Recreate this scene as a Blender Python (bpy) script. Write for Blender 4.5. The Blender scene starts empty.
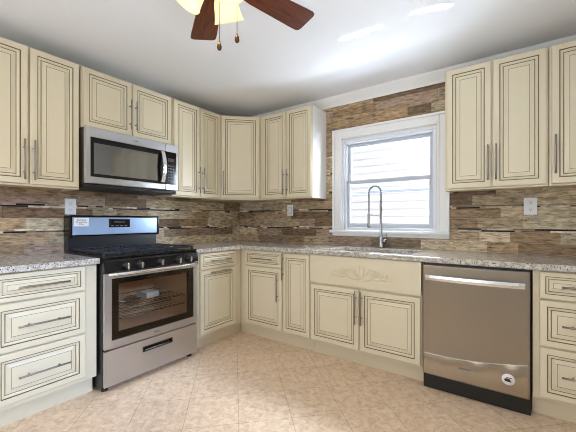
import bpy, bmesh, math, random
from mathutils import Vector, Matrix
PI = math.pi
scene = bpy.context.scene
COL = scene.collection

# ------------------------------------------------------------------ camera
cam_d = bpy.data.cameras.new('camera')
cam = bpy.data.objects.new('camera', cam_d)
COL.objects.link(cam)
cam.location = (2.905, -2.997, 1.164)
cam.rotation_euler = (PI / 2, 0, math.radians(35.5))
cam_d.sensor_width = 36.0
cam_d.lens = 319.2 / 576 * 36.0
cam_d.shift_y = 4.5 / 576
cam_d.clip_start = 0.05
scene.camera = cam

# ------------------------------------------------------------------ exposure, world, sun, daylight, added fill lamps
vs = scene.view_settings
vs.view_transform = 'Standard'
vs.look = 'None'
vs.gamma = 1.0
vs.exposure = 0.64
vs.use_curve_mapping = False
scene.cycles.filter_width = 1.0
scene.cycles.use_light_tree = False

world = bpy.data.worlds.new('sky')
scene.world = world
world.use_nodes = True
wb = world.node_tree.nodes['Background']
wb.inputs['Color'].default_value = (0.78, 0.89, 1.0, 1)
wb.inputs['Strength'].default_value = 0.42


def light(name, kind, loc, rot, energy, color, **kw):
    d = bpy.data.lights.new(name, kind)
    d.energy = energy
    d.color = color
    for k, v in kw.items():
        setattr(d, k, v)
    o = bpy.data.objects.new(name, d)
    COL.objects.link(o)
    o.location = loc
    o.rotation_euler = rot
    return o


# sun high over the house, falling on the neighbour's siding beyond the sink window
light('sun', 'SUN', (0, -3, 8), (math.radians(34), 0, math.radians(20)), 1.15, (1.0, 0.96, 0.90), angle=math.radians(0.6))
# daylight from outside, slanting in through the open back door on the right
light('back_door_daylight', 'AREA', (7.5, -2.25, 2.95), (0, math.radians(68), math.radians(-2)), 27, (0.38, 0.59, 1.0),
      shape='RECTANGLE', size=0.6, size_y=0.55, spread=math.radians(60))
# fill lamp added in an invented window behind the camera
light('rear_fill', 'AREA', (1.75, -3.98, 1.50), (PI / 2, 0, 0), 18, (0.90, 0.94, 1.0),
      shape='RECTANGLE', size=1.9, size_y=1.1)
# unseen fill lamps added below the sink window to brighten the kitchen ceiling
light('ceiling_fill_middle', 'AREA', (1.9, 0.95, -0.20), (math.radians(180 + 28), 0, 0), 58, (0.80, 0.89, 1.0), shape='RECTANGLE', size=5.0, size_y=0.6, spread=math.radians(110))
light('ceiling_fill_far', 'AREA', (1.9, 1.66, 0.20), (math.radians(180 + 50), 0, 0), 60, (0.80, 0.89, 1.0), shape='RECTANGLE', size=6.0, size_y=0.8, spread=math.radians(120))
# low fill lamp added outside the back door, lifting the ceiling brightness
light('door_ceiling_fill', 'AREA', (5.0, -2.2, -0.30), (math.radians(180), math.radians(30), 0), 430, (0.76, 0.88, 1.0), shape='RECTANGLE', size=2.0, size_y=2.4)
# extra lamp added above the yard to brighten the sill and the counter
light('counter_fill', 'AREA', (2.0, 1.30, 3.40), (math.radians(-33.5), 0, 0), 85, (0.86, 0.92, 1.0), shape='RECTANGLE', size=2.4, size_y=0.9, spread=math.radians(80))
# unseen lamp added outside, aimed through the sink window at the left cabinets
light('side_fill', 'AREA', (4.3, 1.55, 1.9), (0, math.radians(90), math.radians(33)), 205, (0.80, 0.90, 1.0), shape='RECTANGLE', size=2.6, size_y=0.8)
# narrow lamps added to throw streaks on to the ceiling, through the lower sash
gd = math.atan2(1.0, 1.2)
for gx, gl, gz in ((2.01, 0.23, 0.0), (2.158, 0.03, 0.0), (1.775, 0.27, 0.338)):
    light('streak_lamp', 'AREA', (gx, 1.0, 0.11 - 0.14 * (gz > 0)), (PI + gd, 0, gz), 1.0 * gl, (1.0, 0.98, 0.94), shape='RECTANGLE', size=gl, size_y=0.012, spread=math.radians(0.7))
# sky light guided through the sink window
lp = light('sink_window_portal', 'AREA', (1.9, 0.115, 1.53), (-PI / 2, 0, 0), 1, (1, 1, 1), shape='RECTANGLE', size=0.80, size_y=0.84)
lp.data.cycles.is_portal = True

# ------------------------------------------------------------------ materials
MATS = {}


def new_mat(name):
    m = bpy.data.materials.new(name)
    m.use_nodes = True
    MATS[name] = m
    nt = m.node_tree
    return m, nt, nt.nodes['Principled BSDF']


def srgb(r, g, b):
    def f(c):
        c /= 255.0
        return c / 12.92 if c <= 0.04045 else ((c + 0.055) / 1.055) ** 2.4
    return (f(r), f(g), f(b), 1.0)


def simple(name, rgb, rough=0.5, metal=0.0, spec=0.5, var=0.0, scale=8.0, bump=0.0, coat=0.0, stretch=None):
    m, nt, b = new_mat(name)
    c = srgb(*rgb)
    b.inputs['Roughness'].default_value = rough
    b.inputs['Metallic'].default_value = metal
    b.inputs['Specular IOR Level'].default_value = spec
    b.inputs['Coat Weight'].default_value = coat
    tc = nt.nodes.new('ShaderNodeTexCoord')
    mp = nt.nodes.new('ShaderNodeMapping')
    if stretch:
        mp.inputs['Scale'].default_value = stretch
    nt.links.new(tc.outputs['Object'], mp.inputs['Vector'])
    nz = nt.nodes.new('ShaderNodeTexNoise')
    nz.inputs['Scale'].default_value = scale
    nz.inputs['Detail'].default_value = 4
    nt.links.new(mp.outputs['Vector'], nz.inputs['Vector'])
    mx = nt.nodes.new('ShaderNodeMix')
    mx.data_type = 'RGBA'
    mx.inputs[6].default_value = tuple(max(0, x * (1 - var)) for x in c[:3]) + (1,)
    mx.inputs[7].default_value = tuple(min(1, x * (1 + var)) for x in c[:3]) + (1,)
    nt.links.new(nz.outputs['Fac'], mx.inputs[0])
    nt.links.new(mx.outputs[2], b.inputs['Base Color'])
    if bump:
        bp = nt.nodes.new('ShaderNodeBump')
        bp.inputs['Strength'].default_value = bump
        bp.inputs['Distance'].default_value = 0.002
        nt.links.new(nz.outputs['Fac'], bp.inputs['Height'])
        nt.links.new(bp.outputs['Normal'], b.inputs['Normal'])
    return m


simple('cream', (222, 211, 183), 0.38, var=0.02, scale=3)
simple('cream_box', (220, 208, 179), 0.42, var=0.02, scale=3)
simple('glaze', (104, 90, 66), 0.5, var=0.15, scale=20)
simple('white_paint', (240, 240, 238), 0.4, var=0.01)
simple('panel_lit_white', (240, 239, 236), 0.4, var=0.01)  # near-white stands in for window light on the end panel
simple('vinyl', (232, 235, 240), 0.35, var=0.01)
simple('wall_paint', (226, 224, 220), 0.8, var=0.02)
simple('ceiling_paint', (243, 245, 248), 0.9, var=0.012, scale=2)
simple('wood_floor_trim', (120, 95, 65), 0.6, var=0.1)
simple('nickel', (150, 146, 138), 0.30, metal=1.0, var=0.05)
simple('chrome', (170, 174, 180), 0.14, metal=1.0, var=0.02)
simple('steel', (196, 197, 201), 0.30, metal=1.0, var=0.05, scale=6, stretch=(1, 1, 60))
simple('steel_bright', (222, 222, 222), 0.26, metal=1.0, var=0.02)
simple('steel_dark', (150, 140, 126), 0.30, metal=1.0, var=0.05, scale=6, stretch=(1, 1, 60))
simple('film_blue', (170, 194, 226), 0.22, metal=0.35, var=0.16, scale=2.2)
simple('film_clear', (166, 152, 134), 0.20, metal=0.9, var=0.12, scale=5, bump=0.6, stretch=(1, 1, 2.4))
simple('film_edge', (186, 176, 162), 0.45, metal=0.3, var=0.25, scale=30)
simple('black_gloss', (16, 15, 15), 0.10, var=0.1)
simple('black_satin', (22, 21, 21), 0.35, var=0.1)
simple('black_iron', (34, 34, 36), 0.45, var=0.2, scale=40)
simple('black_plastic', (20, 19, 18), 0.5, var=0.1)
simple('oven_enamel', (206, 176, 148), 0.4, var=0.2, scale=6)
simple('mirror_glass', (150, 153, 155), 0.07, metal=0.85, var=0.02)
simple('grey_print', (120, 118, 115), 0.5, var=0.05)
simple('white_plastic', (240, 241, 243), 0.35, var=0.01)
simple('slot_dark', (70, 66, 62), 0.6)
simple('paper', (244, 244, 242), 0.6, var=0.01)
simple('paper_grey', (176, 180, 184), 0.6, var=0.03)
simple('print_red', (120, 48, 44), 0.6)
simple('print_dark', (40, 36, 40), 0.6)
simple('bronze', (84, 64, 42), 0.3, metal=1.0, var=0.1)
simple('fan_metal', (84, 62, 44), 0.35, metal=0.9, var=0.1)
simple('siding_white', (240, 240, 238), 0.6, var=0.01)
simple('ground_outside', (150, 150, 140), 0.9, var=0.2)
simple('exterior_dark', (78, 52, 44), 0.9, var=0.2, scale=20)
simple('sash_grey', (196, 202, 212), 0.4, var=0.02)


def wood(name, a, b_, scale=(2, 22, 22)):
    m, nt, b = new_mat(name)
    tc = nt.nodes.new('ShaderNodeTexCoord')
    mp = nt.nodes.new('ShaderNodeMapping')
    mp.inputs['Scale'].default_value = scale
    nz = nt.nodes.new('ShaderNodeTexNoise')
    nz.inputs['Scale'].default_value = 3
    nz.inputs['Detail'].default_value = 8
    nz.inputs['Distortion'].default_value = 0.6
    cr = nt.nodes.new('ShaderNodeValToRGB')
    cr.color_ramp.elements[0].position = 0.32
    cr.color_ramp.elements[0].color = srgb(*a)
    cr.color_ramp.elements[1].position = 0.72
    cr.color_ramp.elements[1].color = srgb(*b_)
    nt.links.new(tc.outputs['Object'], mp.inputs['Vector'])
    nt.links.new(mp.outputs['Vector'], nz.inputs['Vector'])
    nt.links.new(nz.outputs['Fac'], cr.inputs['Fac'])
    nt.links.new(cr.outputs['Color'], b.inputs['Base Color'])
    b.inputs['Roughness'].default_value = 0.32
    return m


wood('blade_wood', (58, 26, 16), (122, 64, 40))


def tile_mat():
    # weathered-wood look stone planks; every tile carries its own colour
    m, nt, b = new_mat('plank_tile')
    at = nt.nodes.new('ShaderNodeAttribute')
    at.attribute_name = 'Col'
    ge = nt.nodes.new('ShaderNodeNewGeometry')
    mp = nt.nodes.new('ShaderNodeMapping')
    mp.inputs['Scale'].default_value = (6, 6, 24)
    nt.links.new(ge.outputs['Position'], mp.inputs['Vector'])
    nz = nt.nodes.new('ShaderNodeTexNoise')
    nz.inputs['Scale'].default_value = 2.4
    nz.inputs['Detail'].default_value = 7
    nz.inputs['Roughness'].default_value = 0.62
    nz.inputs['Distortion'].default_value = 0.5
    nt.links.new(mp.outputs['Vector'], nz.inputs['Vector'])
    cr = nt.nodes.new('ShaderNodeValToRGB')
    e = cr.color_ramp.elements
    e[0].position = 0.30
    e[0].color = (0.30, 0.27, 0.24, 1)
    e[1].position = 0.74
    e[1].color = (1.76, 1.70, 1.60, 1)
    x = e.new(0.50)
    x.color = (1.05, 1.0, 0.92, 1)
    nt.links.new(nz.outputs['Fac'], cr.inputs['Fac'])
    mx = nt.nodes.new('ShaderNodeMix')
    mx.data_type = 'RGBA'
    mx.blend_type = 'MULTIPLY'
    mx.inputs[0].default_value = 1.0
    nt.links.new(at.outputs['Color'], mx.inputs[6])
    nt.links.new(cr.outputs['Color'], mx.inputs[7])
    nt.links.new(mx.outputs[2], b.inputs['Base Color'])
    b.inputs['Roughness'].default_value = 0.55
    b.inputs['Specular IOR Level'].default_value = 0.3
    return m


tile_mat()


def granite():
    m, nt, b = new_mat('granite')
    tc = nt.nodes.new('ShaderNodeTexCoord')
    n1 = nt.nodes.new('ShaderNodeTexNoise')
    n1.inputs['Scale'].default_value = 38
    n1.inputs['Detail'].default_value = 5
    c1 = nt.nodes.new('ShaderNodeValToRGB')
    c1.color_ramp.elements[0].position = 0.35
    c1.color_ramp.elements[0].color = srgb(168, 160, 148)
    c1.color_ramp.elements[1].position = 0.65
    c1.color_ramp.elements[1].color = srgb(216, 211, 202)
    nt.links.new(tc.outputs['Object'], n1.inputs['Vector'])
    nt.links.new(n1.outputs['Fac'], c1.inputs['Fac'])
    n2 = nt.nodes.new('ShaderNodeTexNoise')
    n2.inputs['Scale'].default_value = 125
    n2.inputs['Detail'].default_value = 3
    c2 = nt.nodes.new('ShaderNodeValToRGB')
    c2.color_ramp.interpolation = 'LINEAR'
    c2.color_ramp.elements[0].position = 0.565
    c2.color_ramp.elements[0].color = (0, 0, 0, 1)
    c2.color_ramp.elements[1].position = 0.63
    c2.color_ramp.elements[1].color = (1, 1, 1, 1)
    nt.links.new(tc.outputs['Object'], n2.inputs['Vector'])
    nt.links.new(n2.outputs['Fac'], c2.inputs['Fac'])
    mx = nt.nodes.new('ShaderNodeMix')
    mx.data_type = 'RGBA'
    mx.inputs[7].default_value = srgb(66, 58, 52)
    nt.links.new(c2.outputs['Color'], mx.inputs[0])
    nt.links.new(c1.outputs['Color'], mx.inputs[6])
    n3 = nt.nodes.new('ShaderNodeTexVoronoi')
    n3.inputs['Scale'].default_value = 105
    c3 = nt.nodes.new('ShaderNodeValToRGB')
    c3.color_ramp.elements[0].position = 0.10
    c3.color_ramp.elements[0].color = (1, 1, 1, 1)
    c3.color_ramp.elements[1].position = 0.22
    c3.color_ramp.elements[1].color = (0, 0, 0, 1)
    nt.links.new(tc.outputs['Object'], n3.inputs['Vector'])
    nt.links.new(n3.outputs['Distance'], c3.inputs['Fac'])
    mx2 = nt.nodes.new('ShaderNodeMix')
    mx2.data_type = 'RGBA'
    mx2.inputs[7].default_value = srgb(134, 108, 84)
    nt.links.new(c3.outputs['Color'], mx2.inputs[0])
    nt.links.new(mx.outputs[2], mx2.inputs[6])
    nt.links.new(mx2.outputs[2], b.inputs['Base Color'])
    b.inputs['Roughness'].default_value = 0.16
    return m


granite()


def floor_mat():
    m, nt, b = new_mat('floor_tile')
    tc = nt.nodes.new('ShaderNodeTexCoord')
    mp = nt.nodes.new('ShaderNodeMapping')
    mp.inputs['Rotation'].default_value = (0, 0, math.radians(-45))
    mp.inputs['Location'].default_value = (0.042, 2.32, 0)
    nt.links.new(tc.outputs['Object'], mp.inputs['Vector'])
    br = nt.nodes.new('ShaderNodeTexBrick')
    br.offset = 0.0
    br.inputs['Scale'].default_value = 1.0
    br.inputs['Brick Width'].default_value = 0.31
    br.inputs['Row Height'].default_value = 0.31
    br.inputs['Mortar Size'].default_value = 0.0022
    br.inputs['Mortar Smooth'].default_value = 0.3
    br.inputs['Color1'].default_value = (0.96, 0.96, 0.96, 1)
    br.inputs['Color2'].default_value = (1.04, 1.04, 1.04, 1)
    br.inputs['Mortar'].default_value = (0.66, 0.62, 0.58, 1)
    nt.links.new(mp.outputs['Vector'], br.inputs['Vector'])
    n1 = nt.nodes.new('ShaderNodeTexNoise')
    n1.inputs['Scale'].default_value = 24
    n1.inputs['Detail'].default_value = 8
    n1.inputs['Roughness'].default_value = 0.65
    n1.inputs['Distortion'].default_value = 0.9
    nt.links.new(mp.outputs['Vector'], n1.inputs['Vector'])
    cr = nt.nodes.new('ShaderNodeValToRGB')
    e = cr.color_ramp.elements
    e[0].position = 0.30
    e[0].color = srgb(196, 166, 134)
    e[1].position = 0.72
    e[1].color = srgb(240, 220, 195)
    x = e.new(0.5)
    x.color = srgb(224, 196, 165)
    nt.links.new(n1.outputs['Fac'], cr.inputs['Fac'])
    mx = nt.nodes.new('ShaderNodeMix')
    mx.data_type = 'RGBA'
    mx.blend_type = 'MULTIPLY'
    mx.inputs[0].default_value = 1.0
    nt.links.new(cr.outputs['Color'], mx.inputs[6])
    nt.links.new(br.outputs['Color'], mx.inputs[7])
    nt.links.new(mx.outputs[2], b.inputs['Base Color'])
    b.inputs['Roughness'].default_value = 0.36
    return m


floor_mat()


def glass_mat(name, tint, gloss):
    m = bpy.data.materials.new(name)
    m.use_nodes = True
    MATS[name] = m
    nt = m.node_tree
    nt.nodes.remove(nt.nodes['Principled BSDF'])
    out = nt.nodes['Material Output']
    tr = nt.nodes.new('ShaderNodeBsdfTransparent')
    tr.inputs['Color'].default_value = tint
    gl = nt.nodes.new('ShaderNodeBsdfGlossy')
    gl.inputs['Roughness'].default_value = 0.02
    fr = nt.nodes.new('ShaderNodeLayerWeight')
    fr.inputs['Blend'].default_value = gloss
    mx = nt.nodes.new('ShaderNodeMixShader')
    nt.links.new(fr.outputs['Fresnel'], mx.inputs[0])
    nt.links.new(tr.outputs[0], mx.inputs[1])
    nt.links.new(gl.outputs[0], mx.inputs[2])
    nt.links.new(mx.outputs[0], out.inputs['Surface'])
    return m


glass_mat('window_glass', (0.97, 0.98, 1.0, 1), 0.12)
glass_mat('oven_glass', (0.94, 0.90, 0.84, 1), 0.16)
glass_mat('microwave_glass', (0.10, 0.10, 0.11, 1), 0.62)


def shade_mat():
    m, nt, b = new_mat('frosted_shade')
    nt.nodes.remove(b)
    df = nt.nodes.new('ShaderNodeBsdfDiffuse')
    df.inputs['Color'].default_value = srgb(250, 238, 206)
    tl = nt.nodes.new('ShaderNodeBsdfTranslucent')
    tl.inputs['Color'].default_value = srgb(255, 240, 206)
    em = nt.nodes.new('ShaderNodeEmission')
    em.inputs['Color'].default_value = srgb(255, 234, 182)
    em.inputs['Strength'].default_value = 0.30
    mx = nt.nodes.new('ShaderNodeMixShader')
    mx.inputs[0].default_value = 0.55
    ad = nt.nodes.new('ShaderNodeAddShader')
    nt.links.new(df.outputs[0], mx.inputs[1])
    nt.links.new(tl.outputs[0], mx.inputs[2])
    nt.links.new(mx.outputs[0], ad.inputs[0])
    nt.links.new(em.outputs[0], ad.inputs[1])
    nt.links.new(ad.outputs[0], nt.nodes['Material Output'].inputs['Surface'])
    m2, nt2, b2 = new_mat('lit_bulb')
    b2.inputs['Emission Color'].default_value = srgb(255, 236, 190)
    b2.inputs['Emission Strength'].default_value = 3.0


shade_mat()


# ------------------------------------------------------------------ mesh helpers
class MB:
    """collects shapes into one bmesh; each shape has its own material"""

    def __init__(self):
        self.bm = bmesh.new()
        self.mats = []
        self.col = self.bm.loops.layers.float_color.new('Col')

    def mi(self, mat):
        if mat not in self.mats:
            self.mats.append(mat)
        return self.mats.index(mat)

    def face(self, vs, mat, smooth=False, col=None):
        try:
            f = self.bm.faces.new(vs)
        except ValueError:
            return None
        f.material_index = self.mi(mat)
        f.smooth = smooth
        if col:
            for l in f.loops:
                l[self.col] = col
        return f

    def box(self, x0, x1, y0, y1, z0, z1, mat, bev=0.0, col=None, M=None, seg=2):
        x0, x1 = min(x0, x1), max(x0, x1)
        y0, y1 = min(y0, y1), max(y0, y1)
        z0, z1 = min(z0, z1), max(z0, z1)
        P = [(x, y, z) for x in (x0, x1) for y in (y0, y1) for z in (z0, z1)]
        V = [self.bm.verts.new(M @ Vector(p) if M else p) for p in P]
        F = []
        for q in ((0, 1, 3, 2), (4, 6, 7, 5), (0, 4, 5, 1), (2, 3, 7, 6), (0, 2, 6, 4), (1, 5, 7, 3)):
            F.append(self.face([V[i] for i in q], mat, False, col))
        if bev > 0:
            E_ = list({e for f in F for e in f.edges})
            r = bmesh.ops.bevel(self.bm, geom=E_, offset=bev, segments=seg, affect='EDGES', profile=0.5, clamp_overlap=True)
            k = self.mi(mat)
            for f in r['faces']:
                f.material_index = k
                if col:
                    for l in f.loops:
                        l[self.col] = col
        return self

    def prism(self, pts, axis, a, b, mat, M=None, smooth=False):
        """extrude a 2-D outline (ccw) along an axis"""
        def mk(p, t):
            q = {'x': (t, p[0], p[1]), 'y': (p[0], t, p[1]), 'z': (p[0], p[1], t)}[axis]
            return M @ Vector(q) if M else q
        A = [self.bm.verts.new(mk(p, a)) for p in pts]
        B = [self.bm.verts.new(mk(p, b)) for p in pts]
        n = len(pts)
        self.face(list(reversed(A)), mat)
        self.face(B, mat)
        for i in range(n):
            j = (i + 1) % n
            self.face([A[i], A[j], B[j], B[i]], mat, smooth)
        return self

    def tube(self, path, r, mat, seg=10, caps=True, closed=False, flat=None):
        """tube along a path; r is a radius or a list of radii"""
        path = [Vector(p) for p in path]
        n = len(path)
        rs = r if isinstance(r, (list, tuple)) else [r] * n
        rings = []
        up = None
        for i, p in enumerate(path):
            if closed:
                t = path[(i + 1) % n] - path[i - 1]
            elif i == 0:
                t = path[1] - p
            elif i == n - 1:
                t = p - path[i - 1]
            else:
                t = path[i + 1] - path[i - 1]
            t.normalize()
            if up is None:
                up = Vector((0, 0, 1)) if abs(t.z) < 0.9 else Vector((1, 0, 0))
            a = up - t * up.dot(t)
            if a.length < 1e-5:
                a = t.orthogonal()
            a.normalize()
            up = a
            b = t.cross(a)
            ring = []
            for k in range(seg):
                an = 2 * PI * k / seg
                ring.append(self.bm.verts.new(p + (a * math.cos(an) + b * math.sin(an)) * rs[i]))
            rings.append(ring)
        m = n if closed else n - 1
        for i in range(m):
            A, B = rings[i], rings[(i + 1) % n]
            for k in range(seg):
                j = (k + 1) % seg
                self.face([A[k], A[j], B[j], B[k]], mat, True)
        if caps and not closed:
            self.face(list(reversed(rings[0])), mat)
            self.face(rings[-1], mat)
        return self

    def lathe(self, prof, mat, seg=24, M=None, caps=True):
        """revolve (radius, z) pairs about the z axis"""
        rings = []
        for r, z in prof:
            if r < 1e-6:
                p = Vector((0, 0, z))
                rings.append([self.bm.verts.new(M @ p if M else p)])
            else:
                R_ = []
                for k in range(seg):
                    p = Vector((r * math.cos(2 * PI * k / seg), r * math.sin(2 * PI * k / seg), z))
                    R_.append(self.bm.verts.new(M @ p if M else p))
                rings.append(R_)
        for A, B in zip(rings, rings[1:]):
            if len(A) == 1 and len(B) == 1:
                continue
            for k in range(seg):
                j = (k + 1) % seg
                if len(A) == 1:
                    self.face([A[0], B[j], B[k]], mat, True)
                elif len(B) == 1:
                    self.face([A[k], A[j], B[0]], mat, True)
                else:
                    self.face([A[k], A[j], B[j], B[k]], mat, True)
        if caps:
            if len(rings[0]) > 1:
                self.face(list(reversed(rings[0])), mat)
            if len(rings[-1]) > 1:
                self.face(rings[-1], mat)
        return self

    def cells(self, xs, ys, filled, z0, z1, mat):
        """a slab made of the filled cells of a grid, with one skin"""
        T, B = {}, {}

        def g(D, i, j, z):
            if (i, j) not in D:
                D[(i, j)] = self.bm.verts.new((xs[i], ys[j], z))
            return D[(i, j)]
        nx, ny = len(xs) - 1, len(ys) - 1
        on = lambda i, j: 0 <= i < nx and 0 <= j < ny and filled(i, j)
        for i in range(nx):
            for j in range(ny):
                if not on(i, j):
                    continue
                self.face([g(T, i, j, z1), g(T, i + 1, j, z1), g(T, i + 1, j + 1, z1), g(T, i, j + 1, z1)], mat)
                self.face([g(B, i, j, z0), g(B, i, j + 1, z0), g(B, i + 1, j + 1, z0), g(B, i + 1, j, z0)], mat)
                for (di, dj, p, q) in ((-1, 0, (i, j + 1), (i, j)), (1, 0, (i + 1, j), (i + 1, j + 1)),
                                       (0, -1, (i, j), (i + 1, j)), (0, 1, (i + 1, j + 1), (i, j + 1))):
                    if not on(i + di, j + dj):
                        self.face([g(B, *p, z0), g(B, *q, z0), g(T, *q, z1), g(T, *p, z1)], mat)
        return self

    def build(self, name, parent=None, loc=None, rz=None, bevel=0.0):
        me = bpy.data.meshes.new(name)
        bmesh.ops.recalc_face_normals(self.bm, faces=self.bm.faces)
        self.bm.to_mesh(me)
        self.bm.free()
        for m in self.mats:
            me.materials.append(MATS[m])
        o = bpy.data.objects.new(name, me)
        COL.objects.link(o)
        if parent:
            o.parent = parent
        if loc:
            o.location = loc
        if rz:
            o.rotation_euler = (0, 0, rz)
        if bevel:
            md = o.modifiers.new('edge', 'BEVEL')
            md.width = bevel
            md.segments = 2
            md.limit_method = 'ANGLE'
        return o


def thing(name, label, cat, loc=(0, 0, 0), rz=0.0, group=None):
    o = bpy.data.objects.new(name, None)
    o.empty_display_size = 0.1
    COL.objects.link(o)
    o.location = loc
    o.rotation_euler = (0, 0, rz)
    return tag(o, label, cat, group)


def tag(o, label, cat, group=None):
    o['label'] = label
    o['category'] = cat
    if group:
        o['group'] = group
    return o


def struct(o):
    o['kind'] = 'structure'
    return o


def text_part(name, s, size, mat, parent, M):
    c = bpy.data.curves.new(name, 'FONT')
    c.body = s
    c.size = size
    c.align_x = 'CENTER'
    c.align_y = 'CENTER'
    c.extrude = 0.0003
    t = bpy.data.objects.new(name, c)
    me = bpy.data.meshes.new_from_object(t)
    bpy.data.objects.remove(t)
    me.transform(M)
    me.materials.clear()
    me.materials.append(MATS[mat])
    o = bpy.data.objects.new(name, me)
    COL.objects.link(o)
    o.parent = parent
    return o


# ------------------------------------------------------------------ room shell
RX, RY, RH = 3.65, -3.9, 2.44
WX0, WX1, WZ0, WZ1 = 1.452, 2.348, 1.04, 1.985    # rough opening of the sink window

mb = MB()
mb.box(-0.12, RX + 0.12, RY - 0.12, 0.12, -0.1, 0.0, 'floor_tile')
struct(mb.build('floor'))
mb = MB()
mb.box(-0.12, RX + 0.12, RY - 0.12, 0.12, RH, RH + 0.1, 'ceiling_paint')
struct(mb.build('ceiling'))
mb = MB()
mb.box(-0.12, 0.0, RY - 0.12, 0.12, 0, RH, 'wall_paint')
wall_left = struct(mb.build('wall_left'))


def wall_with_hole(name, xs, zs, y0, y1, along, mat='wall_paint'):
    """wall slab with one opening (middle cell of a 3 x 3 grid); along is 'x' or 'y'"""
    b = MB()
    b.cells(xs, zs, lambda i, j: not (i == 1 and j == 1), y0, y1, mat)
    o = b.build(name)
    me = o.data
    for v in me.vertices:
        a, c, t = v.co
        v.co = (a, t, c) if along == 'x' else (t, a, c)
    bm = bmesh.new()
    bm.from_mesh(me)
    bmesh.ops.recalc_face_normals(bm, faces=bm.faces)
    bm.to_mesh(me)
    bm.free()
    return struct(o)


wall_back = wall_with_hole('wall_back', [0.0, WX0, WX1, RX + 0.12], [0, WZ0, WZ1, RH], 0.0, 0.12, 'x')
# unseen outer face made dark to cut light bounced on to the siding
wall_back.data.materials.append(MATS['exterior_dark'])
for p_ in wall_back.data.polygons:
    if p_.normal.y > 0.9:
        p_.material_index = 1
# right wall with the doorway the daylight comes through
DY0, DY1, DZ = -2.70, -1.64, 2.05
mb = MB()
mb.box(RX, RX + 0.12, DY1, 0.0, 0, RH, 'wall_paint')
mb.box(RX, RX + 0.12, RY, DY0, 0, RH, 'wall_paint')
mb.box(RX, RX + 0.12, DY0, DY1, DZ, RH, 'wall_paint')
struct(mb.build('wall_right'))
wall_with_hole('wall_front', [-0.12, 0.75, 2.75, RX + 0.12], [0, 0.9, 2.1, RH], RY - 0.12, RY, 'x')  # opening added for the rear fill lamp

# crown moulding on the window wall
mb = MB()
mb.prism([(0, 2.345), (-0.012, 2.345), (-0.016, 2.362), (-0.026, 2.372), (-0.045, 2.395), (-0.060, 2.418), (-0.066, 2.440), (0, 2.440)],
         'x', 0.002, RX - 0.002, 'white_paint')
struct(mb.build('trim_1'))

# ---- stone plank backsplash with mosaic strips
rnd = random.Random(11)
PLANK = [(176, 156, 128), (146, 124, 98), (194, 178, 152), (168, 154, 130), (118, 98, 78), (184, 174, 152), (156, 134, 106), (204, 190, 168), (134, 118, 98), (172, 148, 118), (160, 140, 124)]
DARK = [(34, 26, 24), (44, 34, 30), (28, 24, 24)]
LITE = [(226, 214, 196), (210, 196, 174), (236, 228, 216)]


def backsplash(name, parent, L, holes, axis, zmax, along0=0.0):
    b = MB()

    def put(a0, a1, z0, z1, col, d):
        parts = [(a0, a1, z0, z1)]
        for h in holes:
            nxt = []
            for (p0, p1, q0, q1) in parts:
                if p1 <= h[0] or p0 >= h[1] or q1 <= h[2] or q0 >= h[3]:
                    nxt.append((p0, p1, q0, q1))
                    continue
                if p0 < h[0]:
                    nxt.append((p0, h[0], q0, q1))
                if p1 > h[1]:
                    nxt.append((h[1], p1, q0, q1))
                m0, m1 = max(p0, h[0]), min(p1, h[1])
                if q0 < h[2]:
                    nxt.append((m0, m1, q0, h[2]))
                if q1 > h[3]:
                    nxt.append((m0, m1, h[3], q1))
            parts = nxt
        for (p0, p1, q0, q1) in parts:
            if p1 - p0 < 0.002 or q1 - q0 < 0.002:
                continue
            g = 0.0006
            if axis == 'x':
                b.box(p0 + g, p1 - g, -d, -0.0005, q0 + g, q1 - g, 'plank_tile', col=col)
            else:
                b.box(0.0005, d, -p1 + g, -p0 - g, q0 + g, q1 - g, 'plank_tile', col=col)

    def jit(c, k=0.10):
        s = 1 + rnd.uniform(-k, k)
        return tuple(min(1, x * s) for x in srgb(*c)[:3]) + (1,)

    def row(z0, z1):
        a = along0 - rnd.uniform(0, 0.3)
        while a < L:
            w = rnd.choice((0.20, 0.30, 0.38, 0.46, 0.55))
            put(max(a, along0), min(a + w, L), z0, z1, jit(rnd.choice(PLANK)), 0.008 + rnd.uniform(0, 0.002))
            a += w

    def strip(z0, z1):
        for s0, s1 in ((z0, (z0 + z1) / 2), ((z0 + z1) / 2, z1)):
            a = along0
            while a < L:
                w = rnd.choice((0.04, 0.06, 0.09, 0.13, 0.17))
                t = rnd.random()
                c = rnd.choice(DARK) if t < 0.33 else rnd.choice(LITE) if t < 0.54 else rnd.choice(PLANK)
                put(a, min(a + w, L), s0, s1, jit(c), 0.010)
                a += w
    z = 0.920 - 0.006
    k = 0
    while z < zmax - 0.004:
        for h, kind in ((0.080, 'r'), (0.080, 'r'), (0.027, 's')):
            if z >= zmax - 0.004:
                break
            t = min(z + h, zmax)
            if kind == 's' and z < 2.0:
                strip(z, t)
            else:
                row(z, t)
            z = t
    o = b.build(name, parent)
    return o


backsplash('tile_backsplash', wall_left, 2.62, [], 'y', 1.46, 0.011)
backsplash('tile_backsplash', wall_back, RX - 0.002, [(1.37, 2.435, 1.03, 2.08)], 'x', 2.345, 0.0)

# ------------------------------------------------------------------ sink window
win = struct(thing('window_1', '', ''))
for k in ('label', 'category'):
    del win[k]


def frame_ring(b, x0, x1, z0, z1, wl, wr, wb_, wt, y0, y1, mat, bev=0.002):
    b.box(x0, x0 + wl, y0, y1, z0, z1, mat, bev)
    b.box(x1 - wr, x1, y0, y1, z0, z1, mat, bev)
    b.box(x0 + wl, x1 - wr, y0, y1, z0, z0 + wb_, mat, bev)
    b.box(x0 + wl, x1 - wr, y0, y1, z1 - wt, z1, mat, bev)


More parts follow.
